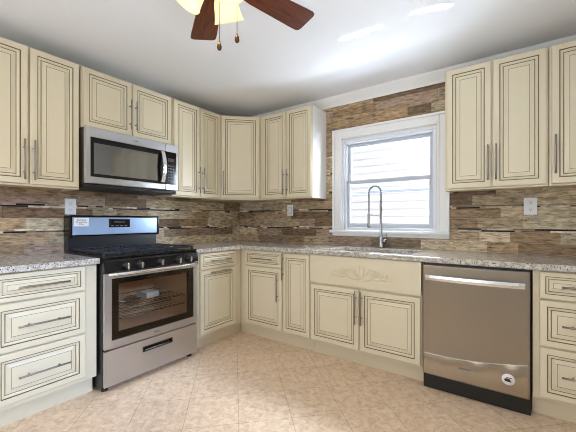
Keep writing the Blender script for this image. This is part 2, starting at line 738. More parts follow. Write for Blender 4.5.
mb = MB()   # casing with a stepped profile
for (i0, i1, d) in ((0.0, 0.022, 0.030), (0.022, 0.080, 0.020), (0.080, 0.098, 0.026)):
    x0, x1, zt = 1.352 + i0, 2.452 - i0, 2.095 - i0
    w = i1 - i0
    mb.box(x0, x0 + w, -d, -0.0005, 1.066, zt, 'white_paint', 0.003)
    mb.box(x1 - w, x1, -d, -0.0005, 1.066, zt, 'white_paint', 0.003)
    mb.box(x0 + w, x1 - w, -d, -0.0005, zt - w, zt, 'white_paint', 0.003)
mb.build('casing', win)
mb = MB()   # jamb lining
frame_ring(mb, WX0 + 0.001, WX1 - 0.001, WZ0 + 0.001, WZ1 - 0.001, 0.018, 0.018, 0.03, 0.018, -0.001, 0.119, 'vinyl', 0.0)
frame_ring(mb, WX0 + 0.019, WX1 - 0.019, WZ0 + 0.031, WZ1 - 0.019, 0.018, 0.018, 0.02, 0.018, 0.025, 0.10, 'vinyl', 0.002)
mb.build('jamb', win)
mb = MB()
mb.box(1.334, 2.458, -0.062, 0.02, 1.040, 1.066, 'white_paint', 0.006)
mb.box(1.352, 2.452, -0.028, -0.0005, 1.008, 1.040, 'white_paint', 0.004)
mb.build('sill', win)


def sash(name, x0, x1, z0, z1, y0, y1, wb_, wt):
    b = MB()
    frame_ring(b, x0, x1, z0, z1, 0.030, 0.030, wb_, wt, y0, y1, 'sash_grey', 0.003)
    s = b.build(name, win)
    b = MB()
    b.box(x0 + 0.028, x1 - 0.028, (y0 + y1) / 2 - 0.002, (y0 + y1) / 2 + 0.002, z0 + wb_ - 0.002, z1 - wt + 0.002, 'window_glass')
    b.build('pane', s)
    return s


sash('upper_sash', 1.490, 2.310, 1.525, 1.946, 0.066, 0.094, 0.045, 0.032)
lo = sash('lower_sash', 1.490, 2.310, 1.092, 1.570, 0.034, 0.062, 0.045, 0.040)
mb = MB()
for x in (1.72, 2.08):
    mb.box(x - 0.028, x + 0.028, 0.036, 0.052, 1.570, 1.580, 'vinyl', 0.003)
mb.build('sash_lock', lo)
mb = MB()   # storm window rail outside the lower sash
mb.box(1.480, 2.320, 0.102, 0.114, 1.435, 1.462, 'sash_grey', 0.002)
mb.build('storm_rail', win)

# ---- the house next door, seen through the window: white lap siding
mb = MB()
prof = []
z = -0.4
while z < 3.4:
    z1 = z + 0.117
    mb.prism([(2.0 - 0.020, z), (2.0 - 0.004, z1), (2.12, z1), (2.12, z)], 'x', -3.0, 9.0, 'siding_white')
    z = z1
sid = mb.build('neighbour_house')
tag(sid, 'white lap siding of the house next door seen through the window', 'house')
mb = MB()
mb.box(-3.0, 9.0, 0.125, 2.0, -0.5, -0.4, 'ground_outside')
mb.box(RX + 0.125, 9.0, -7.0, 0.125, -0.5, -0.4, 'ground_outside')
struct(mb.build('ground'))

# ------------------------------------------------------------------ cabinet building blocks (local frame: width along x, front towards -y)


def panel(mb, x0, x1, z0, z1, y, k=1.0, th=0.020):
    """raised, glazed panel front; y is the back plane, the face is at y - th"""
    yf = y - th
    rings = [(0, -th, 'cream'), (0, -0.004, 'cream'), (0.004, 0.0, 'cream'), (0.038 * k, 0.0, 'cream'), (0.0395 * k, -0.003, 'glaze'),
             (0.0435 * k, -0.003, 'glaze'), (0.046 * k, 0.001, 'cream'), (0.0545 * k, 0.0, 'cream'), (0.0585 * k, -0.008, 'cream'),
             (0.0625 * k, -0.0095, 'glaze'), (0.066 * k, -0.0095, 'cream'), (0.088 * k, -0.003, 'cream'), (0.0905 * k, -0.0036, 'glaze')]
    prev = None
    for i, (ins, h, mat) in enumerate(rings):
        V = [mb.bm.verts.new((x, yf - h, zz)) for x, zz in ((x0 + ins, z0 + ins), (x1 - ins, z0 + ins), (x1 - ins, z1 - ins), (x0 + ins, z1 - ins))]
        if prev:
            for a in range(4):
                b = (a + 1) % 4
                mb.face([prev[a], prev[b], V[b], V[a]], mat)
        else:
            mb.face(list(reversed(V)), 'cream')
        prev = V
    mb.face(prev, 'cream')
    return mb


def bar_pull(parent, cx, cz, yface, L, vertical, name='handle'):
    mb = MB()
    r, so = 0.0058, 0.032
    d = Vector((0, 0, 1)) if vertical else Vector((1, 0, 0))
    c = Vector((cx, yface - so, cz))
    mb.tube([c - d * L / 2, c - d * L * 0.2, c + d * L * 0.2, c + d * L / 2], r, 'nickel', 10)
    for s in (-1, 1):
        p = c + d * (L * 0.30 * s)
        mb.tube([p + Vector((0, so - 0.0005, 0)), p], 0.0046, 'nickel', 8)
    return mb.build(name, parent)


def front(kind, parent, x0, x1, z0, z1, y, handle=None, k=1.0):
    """a door or a drawer front; handle = (x, z, length, vertical)"""
    mb = MB()
    panel(mb, x0, x1, z0, z1, y, k)
    o = mb.build(kind, parent)
    if handle:
        bar_pull(o, handle[0], handle[1], y - 0.020, handle[2], handle[3])
    return o


UZ0, UZ1, UD = 1.390, 2.305, 0.285


def upper(label, W, loc, rz, z0, doors, group='cream upper cabinets'):
    """doors: list of (x0, x1, handle_x, handle_z)"""
    t = thing('upper_cabinet', label, 'cabinet', (loc[0], loc[1], z0), rz, group)
    H = UZ1 - z0
    mb = MB()
    mb.box(0.001, W - 0.001, -UD, 0, 0.012, H, 'cream_box', 0.002)
    mb.box(0.001, W - 0.001, -UD - 0.006, -UD + 0.014, 0, 0.012, 'cream_box', 0.002)     # light rail
    mb.box(0.001, 0.016, -UD + 0.014, 0, 0, 0.012, 'cream_box')
    mb.box(W - 0.016, W - 0.001, -UD + 0.014, 0, 0, 0.012, 'cream_box')
    mb.build('carcass', t)
    for (x0, x1, hx, hz, hl) in doors:
        front('door', t, x0, x1, 0.014, H - 0.006, -UD - 0.0005, (hx, hz - z0, hl, True))
    return t


LW = PI / 2     # rotation of everything that stands along the left wall
WG = 0.012      # cabinet backs clear the tile
# left wall, from the camera's side to the corner
upper('cream two-door wall cabinet left of the microwave, cut off by the photo\'s left edge', 0.604, (WG, -2.585, 0), LW, UZ0,
      [(0.008, 0.299, 0.275, 1.558, 0.26), (0.310, 0.598, 0.328, 1.558, 0.26)])
upper('short cream two-door wall cabinet directly above the microwave', 0.764, (WG, -1.972, 0), LW, 1.850,
      [(0.014, 0.376, 0.358, 2.030, 0.24), (0.387, 0.752, 0.405, 2.030, 0.24)])
upper('cream two-door wall cabinet between the microwave and the corner cabinet', 0.597, (WG, -1.205, 0), LW, UZ0,
      [(0.014, 0.309, 0.290, 1.565, 0.26), (0.320, 0.588, 0.340, 1.565, 0.26)])
# diagonal corner cabinet
cw = 0.606
dt = thing('corner_cabinet', 'cream one-door wall cabinet set diagonally across the corner', 'cabinet', (0, 0, UZ0), 0)
mb = MB()
A = UD + WG
mb.prism([(WG, -WG), (WG, -cw), (A, -cw), (cw, -A), (cw, -WG)], 'z', 0.0, UZ1 - UZ0, 'cream_box')
mb.build('carcass', dt)
dd = math.hypot(cw - A, cw - A)
mb = MB()
panel(mb, 0.016, dd - 0.016, 0.014, UZ1 - UZ0 - 0.006, -0.0005)
dr = mb.build('door', dt, (A, -cw, 0), PI / 4)
bar_pull(dr, 0.038, 0.175, -0.0205, 0.26, True)
# window wall
u5 = upper('cream two-door wall cabinet between the corner and the window', 0.662, (0.611, -WG, 0), 0, UZ0,
      [(0.040, 0.350, 0.331, 1.560, 0.26), (0.361, 0.655, 0.381, 1.560, 0.26)])
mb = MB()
mb.box(0.6612, 0.6632, -UD + 0.012, 0, 0.004, UZ1 - UZ0, 'panel_lit_white')
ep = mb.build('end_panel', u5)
ep['label'] = 'smooth end panel facing the window, window light painted in as white'
upper('cream two-door wall cabinet just right of the window', 0.618, (2.463, -WG, 0), 0, UZ0,
      [(0.014, 0.299, 0.281, 1.575, 0.25), (0.311, 0.606, 0.330, 1.575, 0.25)])
upper('cream wall cabinet at the photo\'s right edge, only part of its one door showing', 0.458, (3.083, -WG, 0), 0, UZ0,
      [(0.012, 0.450, 0.030, 1.590, 0.25)])

BD, BH = 0.607, 0.874       # base carcass depth and height
TKX, TKZ = 0.545, 0.118


def base(label, W, loc, rz, fronts, group='cream base cabinets', name='base_cabinet', hollow=False, toe=(0.0, 0.0)):
    t = thing(name, label, 'cabinet', loc, rz, group)
    mb = MB()
    if hollow:      # open inside for the sink bowl
        mb.box(0.001, 0.018, -BD, 0, TKZ, BH, 'cream_box', 0.002)
        mb.box(W - 0.018, W - 0.001, -BD, 0, TKZ, BH, 'cream_box', 0.002)
        mb.box(0.018, W - 0.018, -BD, 0, TKZ, TKZ + 0.016, 'cream_box')
        mb.box(0.018, W - 0.018, -0.012, 0, TKZ + 0.016, BH, 'cream_box')
        mb.box(0.018, W - 0.018, -BD, -BD + 0.018, TKZ + 0.016, BH, 'cream_box')
    else:
        mb.box(0.001, W - 0.001, -BD, 0, TKZ, BH, 'cream_box', 0.002)
    mb.build('carcass', t)
    mb = MB()
    mb.box(0.001 - toe[0], W - 0.001 + toe[1], -TKX, -TKX + 0.016, 0, TKZ, 'cream_box')
    mb.box(0.001, W - 0.001, -TKX + 0.016, -0.02, 0.0, TKZ, 'cream_box')
    mb.build('toe_kick', t)
    for f in fronts:
        front(f[0], t, *f[1:5], -BD - 0.0005, f[5], f[6] if len(f) > 6 else 1.0)
    return t


DR = 0.70   # finer profile on drawer fronts
base('cream three-drawer base cabinet left of the range', 0.535, (0.003, -2.531, 0), LW,
     [('drawer', 0.004, 0.459, 0.712, 0.868, (0.236, 0.790, 0.25, False), DR),
      ('drawer', 0.004, 0.459, 0.436, 0.702, (0.236, 0.570, 0.25, False), 0.9),
      ('drawer', 0.004, 0.459, 0.148, 0.426, (0.236, 0.287, 0.25, False), 0.9)])
base('cream base cabinet with one drawer over one door, right of the range', 0.600, (0.003, -1.212, 0), LW,
     [('drawer', 0.070, 0.508, 0.722, 0.868, (0.289, 0.795, 0.25, False), DR),
      ('door', 0.070, 0.508, 0.140, 0.712, (0.289, 0.690, 0.25, False))], toe=(0.0, 0.063))
base('cream base cabinet with drawer and door in the inside corner, on the window wall', 0.536, (0.612, -0.003, 0), 0,
     [('drawer', 0.078, 0.531, 0.722, 0.868, (0.310, 0.795, 0.25, False), DR),
      ('door', 0.078, 0.531, 0.140, 0.712, (0.492, 0.535, 0.25, True))], toe=(0.063, 0.0))
base('narrow cream base cabinet with a single tall door, left of the sink cabinet', 0.302, (1.149, -0.003, 0), 0,
     [('door', 0.004, 0.294, 0.140, 0.862, (0.017, 0.740, 0.24, True))])
sk = base('wide cream sink base cabinet with carved apron over two doors', 0.917, (1.453, -0.003, 0), 0,
          [('door', 0.004, 0.443, 0.140, 0.618, (0.426, 0.480, 0.26, True)),
           ('door', 0.454, 0.906, 0.140, 0.618, (0.472, 0.480, 0.26, True))], hollow=True)
# apron with a carved scroll
mb = MB()
mb.box(0.003, 0.914, -BD - 0.030, -BD - 0.0005, 0.636, 0.872, 'cream', 0.003)
apron = mb.build('apron', sk)
mb = MB()
ya = -BD - 0.030
CX, CZ = 0.458, 0.752


def sp(pts, r0=0.006, r1=0.0035):
    n = len(pts)
    rad = [r0 + (r1 - r0) * i / (n - 1) for i in range(n)]
    mb.tube([(CX + 1.06 * x, ya - 0.002, CZ + z) for x, z in pts], rad, 'cream', 8)


def spiral(cx, cz, r, a0, turns, s):
    n = 22
    return [(cx + s * r * (1 - 0.8 * i / n) * math.cos(a0 + turns * 2 * PI * i / n), cz + r * (1 - 0.8 * i / n) * math.sin(a0 + turns * 2 * PI * i / n)) for i in range(n + 1)]


def bez(p0, p1, p2, p3, n=14):
    o = []
    for i in range(n + 1):
        t = i / n
        o.append(tuple((1 - t) ** 3 * a + 3 * t * (1 - t) ** 2 * b + 3 * t * t * (1 - t) * c + t ** 3 * d for a, b, c, d in zip(p0, p1, p2, p3)))
    return o


for s in (-1, 1):
    f = lambda P: [(s * x, z) for x, z in P]
    sp(f(bez((0.0, -0.050), (0.05, -0.075), (0.10, -0.035), (0.125, -0.005))), 0.007, 0.005)
    sp(spiral(s * 0.098, 0.004, 0.028, 0.0, 1.3, s), 0.005, 0.003)
    sp(f(bez((0.095, -0.028), (0.14, -0.055), (0.19, -0.050), (0.245, -0.034))), 0.006, 0.002)
    sp(spiral(s * 0.168, -0.022, 0.020, 0.3, 1.2, s), 0.0045, 0.003)
    sp(f(bez((0.17, -0.040), (0.20, -0.010), (0.225, -0.012), (0.238, -0.024))), 0.005, 0.002)
    for (x0, z0, x1, z1) in ((0.016, -0.03, 0.034, 0.054), (0.020, -0.035, 0.066, 0.036), (0.118, 0.0, 0.146, 0.032), (0.13, -0.02, 0.176, 0.016), (0.19, -0.03, 0.205, 0.006)):
        sp(f(bez((x0, z0), (x0 + 0.016, z0 + 0.02), (x1 + 0.006, z1 - 0.02), (x1, z1))), 0.007, 0.0022)
sp([(0, -0.055), (0, -0.02), (0, 0.02), (0, 0.062)], 0.009, 0.003)
mb.build('scroll_carving', apron)
base('cream three-drawer base cabinet right of the dishwasher', 0.475, (2.986, -0.003, 0), 0,
     [('drawer', 0.032, 0.467, 0.712, 0.868, (0.250, 0.790, 0.24, False), DR),
      ('drawer', 0.032, 0.467, 0.436, 0.702, (0.250, 0.570, 0.24, False), 0.9),
      ('drawer', 0.032, 0.467, 0.138, 0.426, (0.250, 0.287, 0.24, False), 0.9)])
mb = MB()
mb.box(3.4625, RX - 0.002, -0.610, -0.590, 0.0, BH, 'cream_box')
tag(mb.build('filler_panel'), 'plain cream filler panel between the right-hand drawers and the side wall', 'panel')

# ------------------------------------------------------------------ countertops, sink, faucet
CT0, CT1, CTD = 0.876, 0.914, 0.655
mb = MB()
mb.box(0.0115, CTD, -2.60, -1.994, CT0, CT1, 'granite', 0.005)
tag(mb.build('countertop'), 'speckled granite countertop piece left of the range', 'countertop')
SX0, SX1, SY0, SY1 = 1.56, 2.26, -0.555, -0.165
xs = [0.0115, CTD, SX0, SX1, RX - 0.002]
ys = [-1.208, -CTD, SY0, SY1, -0.0115]
mb = MB()
mb.cells(xs, ys, lambda i, j: (i == 0 or j >= 1) and not (i == 2 and j == 2), CT0, CT1, 'granite')
tag(mb.build('countertop', bevel=0.005), 'long L-shaped speckled granite countertop with the sink cut into it', 'countertop')

sink = thing('sink', 'stainless steel undermount sink below the window', 'sink', ((SX0 + SX1) / 2, (SY0 + SY1) / 2, 0.68))
mb = MB()
hw, hd, t = (SX1 - SX0) / 2 + 0.006, (SY1 - SY0) / 2 + 0.006, 0.004
mb.box(-hw, hw, -hd, hd, 0, t, 'steel_bright')
mb.box(-hw, -hw + t, -hd, hd, t, 0.195, 'steel_bright')
mb.box(hw - t, hw, -hd, hd, t, 0.195, 'steel_bright')
mb.box(-hw + t, hw - t, -hd, -hd + t, t, 0.195, 'steel_bright')
mb.box(-hw + t, hw - t, hd - t, hd, t, 0.195, 'steel_bright')
mb.build('basin', sink)
mb = MB()
mb.lathe([(0.045, 0.004), (0.045, 0.008), (0.03, 0.006), (0.0, 0.006)], 'chrome', 20)
mb.build('drain', sink)

fx, fy = 1.895, -0.105
fau = thing('faucet', 'tall chrome spring pull-down faucet in front of the window', 'faucet', (fx, fy, CT1))
mb = MB()
mb.lathe([(0.030, 0.0), (0.030, 0.006), (0.025, 0.012), (0.024, 0.085), (0.021, 0.095), (0.016, 0.105), (0.0125, 0.115), (0.0125, 0.375), (0.0145, 0.378), (0.0145, 0.40), (0.011, 0.402), (0.0, 0.402)], 'chrome', 20)
mb.build('body', fau)


def arc_pt(t):
    # rises, loops over towards the room and left, and comes down to the spray head
    R_ = 0.056
    dx, dy = -0.80, -0.60
    if t < 0.30:
        return Vector((0, 0, 0.395 + (t / 0.30) * 0.115))
    if t < 0.78:
        a = (t - 0.30) / 0.48 * PI
        u = R_ * (1 - math.cos(a))
        return Vector((dx * u, dy * u, 0.51 + R_ * math.sin(a)))
    u = 2 * R_ + 0.012 * (t - 0.78) / 0.22
    return Vector((dx * 2 * R_ , dy * 2 * R_, 0.51 - (t - 0.78) / 0.22 * 0.20))


mb = MB()
mb.tube([arc_pt(i / 40) for i in range(41)], 0.0062, 'black_plastic', 8)
hose = mb.build('hose', fau)
pts = []
N, TURNS = 640, 40
for i in range(N + 1):
    t = i / N * 0.84
    p = arc_pt(t)
    q = arc_pt(min(t + 0.004, 1))
    tg = (q - p).normalized()
    side = Vector((0.60, -0.80, 0))
    nn = tg.cross(side).normalized()
    a = i / N * TURNS * 2 * PI
    pts.append(p + (side * math.cos(a) + nn * math.sin(a)) * 0.0115)
mb = MB()
mb.tube(pts, 0.0024, 'chrome', 5)
mb.build('spring', fau)
hx, hy = -0.80 * 0.112, -0.60 * 0.112
M_ = Matrix.Translation((hx, hy, 0))
mb = MB()
mb.lathe([(0.007, 0.325), (0.012, 0.318), (0.0135, 0.30), (0.0135, 0.215), (0.016, 0.205), (0.017, 0.188), (0.012, 0.182), (0.0, 0.182)], 'nickel', 16, M_)
head = mb.build('spray_head', fau)
mb = MB()
mb.tube([(0, 0, 0.300), (hx * 0.5, hy * 0.5, 0.300), (hx * 0.86, hy * 0.86, 0.300)], 0.0048, 'chrome', 8)
mb.tube([(hx + 0.016 * math.cos(a), hy + 0.016 * math.sin(a), 0.300) for a in [2 * PI * k / 16 for k in range(16)]], 0.0035, 'chrome', 6, closed=True)
mb.build('docking_arm', fau)
mb = MB()
mb.tube([(0.015, 0.0, 0.060), (0.050, -0.012, 0.062)], 0.015, 'chrome', 12)
mb.tube([(0.050, -0.012, 0.062), (0.056, -0.014, 0.095), (0.060, -0.016, 0.135)], [0.006, 0.005, 0.0045], 'chrome', 8)
mb.build('lever_handle', fau)

# ------------------------------------------------------------------ range (local frame like the cabinets)
rg = thing('range', 'stainless steel and black freestanding gas range between the left base cabinets', 'range', (0.013, -1.983, 0), LW)
RW = 0.765
FZ = -0.640       # front plane of the body (door adds on)
mb = MB()        # hollow body: sides, back, cavity
mb.box(0.0, 0.055, FZ, -0.02, 0.03, 0.905, 'black_satin', 0.002)
mb.box(RW - 0.055, RW, FZ, -0.02, 0.03, 0.905, 'black_satin', 0.002)
mb.box(0.055, RW - 0.055, -0.10, -0.02, 0.03, 0.905, 'oven_enamel')
mb.box(0.055, RW - 0.055, FZ, -0.10, 0.03, 0.33, 'oven_enamel')
mb.box(0.055, RW - 0.055, FZ, -0.10, 0.77, 0.905, 'oven_enamel')
mb.box(0.055, 0.059, FZ, -0.10, 0.33, 0.77, 'oven_enamel')
mb.box(RW - 0.059, RW - 0.055, FZ, -0.10, 0.33, 0.77, 'oven_enamel')
mb.build('body', rg)
for x in (0.035, RW - 0.035):
    for y in (-0.60, -0.08):
        mb = MB()
        mb.lathe([(0.020, 0.0), (0.022, 0.008), (0.018, 0.014), (0.010, 0.018), (0.010, 0.032), (0.0, 0.032)], 'black_plastic', 14, Matrix.Translation((x, y, 0)))
        mb.build('foot', rg)
# cooktop
mb = MB()
mb.box(0.0, RW, FZ - 0.022, -0.03, 0.905, 0.922, 'black_gloss', 0.006)
mb.build('cooktop', rg)
# control panel, leaning back a little
mb = MB()
mb.prism([(FZ - 0.040, 0.815), (FZ - 0.030, 0.885), (FZ - 0.012, 0.9045), (FZ + 0.0, 0.9045), (FZ - 0.001, 0.815)], 'x', 0.0, RW, 'black_gloss')
cp = mb.build('control_panel', rg)
for x in (0.145, 0.245, 0.408, 0.565, 0.668):
    Mk = Matrix.Translation((x, FZ - 0.0355, 0.851)) @ Matrix.Rotation(math.radians(90 + 8), 4, 'X')
    k = MB()
    k.lathe([(0.025, 0.0), (0.025, 0.006), (0.019, 0.010), (0.018, 0.030), (0.015, 0.033), (0.0, 0.033)], 'black_satin', 20, Mk)
    k.box(-0.0065, 0.0065, -0.021, 0.021, 0.028, 0.042, 'steel_bright', 0.002, M=Mk)
    k.build('knob', rg)
# oven door: steel frame round a dark glass window
OX0, OX1, OZ0, OZ1 = 0.052, RW - 0.040, 0.350, 0.768
mb = MB()
y0, y1 = FZ - 0.030, FZ - 0.002
mb.box(0.004, OX0, y0, y1, 0.296, 0.806, 'steel', 0.003)
mb.box(OX1, RW - 0.004, y0, y1, 0.296, 0.806, 'steel', 0.003)
mb.box(OX0 - 0.002, OX1 + 0.002, y0, y1, 0.296, OZ0, 'steel', 0.003)
mb.box(OX0 - 0.002, OX1 + 0.002, y0, y1, OZ1, 0.806, 'steel', 0.003)
door = mb.build('oven_door', rg)
mb = MB()
mb.box(OX0, OX1, y0 + 0.004, y0 + 0.008, OZ0, OZ1, 'oven_glass')
mb.build('glass', door)
mb = MB()
frame_ring(mb, OX0, OX1, OZ0, OZ1, 0.050, 0.050, 0.045, 0.040, y0 + 0.010, y1, 'black_gloss', 0.0)
mb.build('glass_border', door)
mb = MB()
n = 16
path = [(0.020 + (RW - 0.040) * i / n, y0 - 0.020 - 0.028 * math.sin(PI * i / n) ** 0.7, 0.800) for i in range(n + 1)]
for a, b in zip(path, path[1:]):
    pass
mb.tube(path, 0.0125, 'steel_bright', 12)
for x in (0.030, RW - 0.030):
    mb.box(x - 0.012, x + 0.012, y0 - 0.024, y0 + 0.002, 0.789, 0.805, 'steel_bright', 0.003)
mb.build('handle', door)
mb = MB()
mb.tube([(0.385 + 0.022 * math.cos(a), y0 - 0.0005, 0.322 + 0.007 * math.sin(a)) for a in [2 * PI * i / 20 for i in range(20)]], 0.0012, 'grey_print', 5, closed=True)
mb.box(0.368, 0.402, y0 - 0.001, y0 + 0.001, 0.320, 0.3245, 'grey_print')
mb.build('emblem', door)
# racks
for z in (0.462, 0.535):
    mb = MB()
    for i in range(16):
        x = 0.075 + (RW - 0.15) * i / 15
        mb.tube([(x, FZ + 0.06, z), (x, -0.12, z)], 0.0022, 'chrome', 6)
    for y in (FZ + 0.06, FZ + 0.25, -0.12):
        mb.tube([(0.062, y, z - 0.003), (RW - 0.062, y, z - 0.003)], 0.0035, 'chrome', 6)
    mb.build('oven_rack', rg)
# bottom drawer with a recessed pull
mb = MB()
y0d = FZ - 0.028
DX0, DX1, DZ0, DZ1 = 0.272, 0.520, 0.198, 0.236
mb.box(0.004, DX0, y0d, FZ - 0.002, 0.045, 0.284, 'steel', 0.002)
mb.box(DX1, RW - 0.004, y0d, FZ - 0.002, 0.045, 0.284, 'steel', 0.002)
mb.box(DX0 - 0.002, DX1 + 0.002, y0d, FZ - 0.002, 0.045, DZ0, 'steel', 0.001)
mb.box(DX0 - 0.002, DX1 + 0.002, y0d, FZ - 0.002, DZ1, 0.284, 'steel', 0.001)
sd = mb.build('storage_drawer', rg)
mb = MB()
mb.box(DX0, DX1, y0d + 0.016, FZ - 0.003, DZ0, DZ1, 'black_gloss')
frame_ring(mb, DX0, DX1, DZ0, DZ1, 0.006, 0.006, 0.005, 0.006, y0d - 0.004, y0d + 0.014, 'black_satin', 0.001)
mb.tube([(DX0 + 0.02, y0d - 0.002, DZ0 + 0.012), (DX1 - 0.02, y0d - 0.002, DZ0 + 0.012)], 0.004, 'nickel', 8)
mb.build('recessed_handle', sd)
# grates and burners
for (gx0, gx1) in ((0.020, 0.258), (0.264, 0.501), (0.507, 0.745)):
    mb = MB()
    zg = 0.948
    gy0, gy1 = FZ + 0.015, -0.125
    gm, ym = (gx0 + gx1) / 2, (gy0 + gy1) / 2
    bar = lambda a, b, z=zg, w=0.0055: mb.box(min(a[0], b[0]) - w, max(a[0], b[0]) + w, min(a[1], b[1]) - w, max(a[1], b[1]) + w, z - 0.014, z, 'black_iron', 0.002, seg=1)
    bar((gx0, gy0), (gx0, gy1)); bar((gx1, gy0), (gx1, gy1))
    bar((gx0, gy0), (gx1, gy0)); bar((gx0, gy1), (gx1, gy1)); bar((gx0, ym), (gx1, ym))
    bar((gm, gy0), (gm, gy0 + 0.085)); bar((gm, ym - 0.085), (gm, ym + 0.085)); bar((gm, gy1 - 0.085), (gm, gy1))
    for q in ((gy0 + ym) / 2, (gy1 + ym) / 2):
        bar((gx0, q), (gx0 + 0.075, q)); bar((gx1 - 0.075, q), (gx1, q))
    for x in (gx0, gx1):
        for y in (gy0, gy1, ym):
            mb.box(x - 0.006, x + 0.006, y - 0.006, y + 0.006, 0.920, zg - 0.012, 'black_iron')
    mb.build('grate', rg)
for (x, y) in ((0.139, -0.515), (0.139, -0.240), (0.382, -0.378), (0.626, -0.515), (0.626, -0.240)):
    mb = MB()
    mb.lathe([(0.048, 0.920), (0.048, 0.924), (0.038, 0.927), (0.036, 0.934), (0.030, 0.938), (0.0, 0.939)], 'black_iron', 20, Matrix.Translation((x, y, 0)))
    mb.build('burner', rg)
# backguard with the control display
mb = MB()
mb.box(0.004, RW - 0.004, -0.062, -0.004, 0.915, 1.045, 'black_satin', 0.006)
mb.box(0.002, 0.024, -0.108, -0.002, 1.030, 1.205, 'black_gloss', 0.008)
mb.box(RW - 0.024, RW - 0.002, -0.108, -0.002, 1.030, 1.205, 'black_gloss', 0.008)
mb.box(0.010, RW - 0.010, -0.100, -0.002, 1.040, 1.206, 'black_gloss', 0.008)
bg = mb.build('backguard', rg)
mb = MB()
mb.box(0.026, RW - 0.026, -0.1085, -0.090, 1.048, 1.190, 'film_blue', 0.006)
fp = mb.build('fascia', bg)
fp['label'] = 'steel fascia still under pale blue protective film'
mb = MB()
mb.box(0.295, 0.475, -0.1115, -0.107, 1.106, 1.176, 'black_gloss', 0.003)
for i in range(4):
    mb.box(0.312 + i * 0.038, 0.336 + i * 0.038, -0.1125, -0.111, 1.116, 1.124, 'grey_print')
mb.box(0.340, 0.430, -0.1125, -0.111, 1.146, 1.160, 'slot_dark')
mb.build('display', bg)
# sticker on the fascia
mb = MB()
mb.box(0.034, 0.142, -0.1092, -0.1082, 1.118, 1.184, 'paper')
st = mb.build('sticker', bg)
for s, z, sz, m in (('Remove', 1.168, 0.019, 'print_dark'), ('Protective', 1.151, 0.019, 'print_red'), ('Film', 1.134, 0.019, 'print_red')):
    text_part('lettering', s, sz, m, st, Matrix.Translation((0.088, -0.1096, z)) @ Matrix.Rotation(PI / 2, 4, 'X'))
# the manual packet left on the oven rack
mp_ = thing('manual_packet', 'small white carton lying on the rack inside the oven', 'box', (0.430, -1.520, 0.5378), math.radians(8))
mb = MB()
mb.box(-0.060, 0.060, -0.058, 0.058, 0.0, 0.042, 'paper_grey', 0.002)
mb.box(-0.058, 0.058, -0.056, 0.056, 0.042, 0.0435, 'paper')
mb.build('carton', mp_)

# ------------------------------------------------------------------ over-the-range microwave
mw = thing('microwave', 'stainless steel over-the-range microwave with black glass door above the range', 'microwave', (WG, -1.978, 1.405), LW)
MW, MH, MD = 0.765, 0.440, 0.350
mb = MB()
mb.box(0.0, MW, -MD, 0, 0.028, MH, 'black_satin', 0.002)
mb.box(0.006, MW - 0.006, -MD - 0.02, -0.01, 0.0, 0.028, 'black_plastic', 0.004)
mb.build('body', mw)
yb, yf = -MD - 0.001, -MD - 0.036
DXR = 0.640      # the door ends here, the control panel follows
GX0, GZ0, GZ1 = 0.034, 0.080, 0.368
mb = MB()
mb.box(0.0, GX0, yf, yb, 0.030, MH - 0.002, 'steel', 0.004)
mb.box(GX0 - 0.002, DXR, yf, yb, 0.030, GZ0, 'steel', 0.004)
mb.box(GX0 - 0.002, DXR, yf, yb, GZ1, MH - 0.002, 'steel', 0.004)
md_ = mb.build('door', mw)
mb = MB()
mb.box(GX0 - 0.001, DXR, yf + 0.003, yb - 0.002, GZ0 - 0.001, GZ1 + 0.001, 'black_gloss')
wn = mb.build('window', md_)
mb = MB()
mb.box(GX0 + 0.022, DXR - 0.075, yf + 0.0015, yf + 0.0032, GZ0 + 0.022, GZ1 - 0.040, 'mirror_glass')
mb.build('inner_window', wn)
mb = MB()
n = 14
path = [(0.604, yf - 0.012 - 0.034 * math.sin(PI * i / n), GZ0 + 0.012 + (GZ1 - GZ0 - 0.02) * i / n) for i in range(n + 1)]
for a, b in zip(path, path[1:]):
    mb.prism([(a[1] - 0.006, a[2]), (a[1] + 0.006, a[2]), (b[1] + 0.006, b[2]), (b[1] - 0.006, b[2])], 'x', 0.588, 0.622, 'steel_bright', smooth=False)
mb.box(0.592, 0.618, yf - 0.008, yf + 0.004, GZ0 + 0.012, GZ0 + 0.030, 'steel_bright')
mb.box(0.592, 0.618, yf - 0.008, yf + 0.004, GZ1 - 0.026, GZ1 - 0.008, 'steel_bright')
mb.build('handle', md_)
mb = MB()
mb.box(0.350, 0.392, yf - 0.0006, yf + 0.001, 0.398, 0.404, 'grey_print')
mb.build('emblem', md_)
mb = MB()
mb.box(DXR + 0.002, MW, yf, yb, 0.030, GZ0, 'steel', 0.004)
mb.box(DXR + 0.002, MW, yf, yb, GZ1, MH - 0.002, 'steel', 0.004)
mb.box(MW - 0.014, MW, yf, yb, GZ0 - 0.002, GZ1 + 0.002, 'steel', 0.004)
mb.box(DXR + 0.002, MW - 0.012, yf + 0.002, yb, GZ0 - 0.002, GZ1 + 0.002, 'black_gloss')
cpn = mb.build('control_panel', mw)
mb = MB()
mb.box(DXR + 0.026, MW - 0.034, yf + 0.001, yf + 0.003, GZ1 - 0.085, GZ1 - 0.055, 'slot_dark')
mb.build('clock_display', cpn)
for r in range(6):
    for c in range(3):
        x = DXR + 0.026 + c * 0.024
        z = GZ0 + 0.03 + r * 0.026
        mb = MB()
        mb.box(x, x + 0.014, yf + 0.001, yf + 0.003, z, z + 0.010, 'grey_print')
        mb.build('key', cpn)

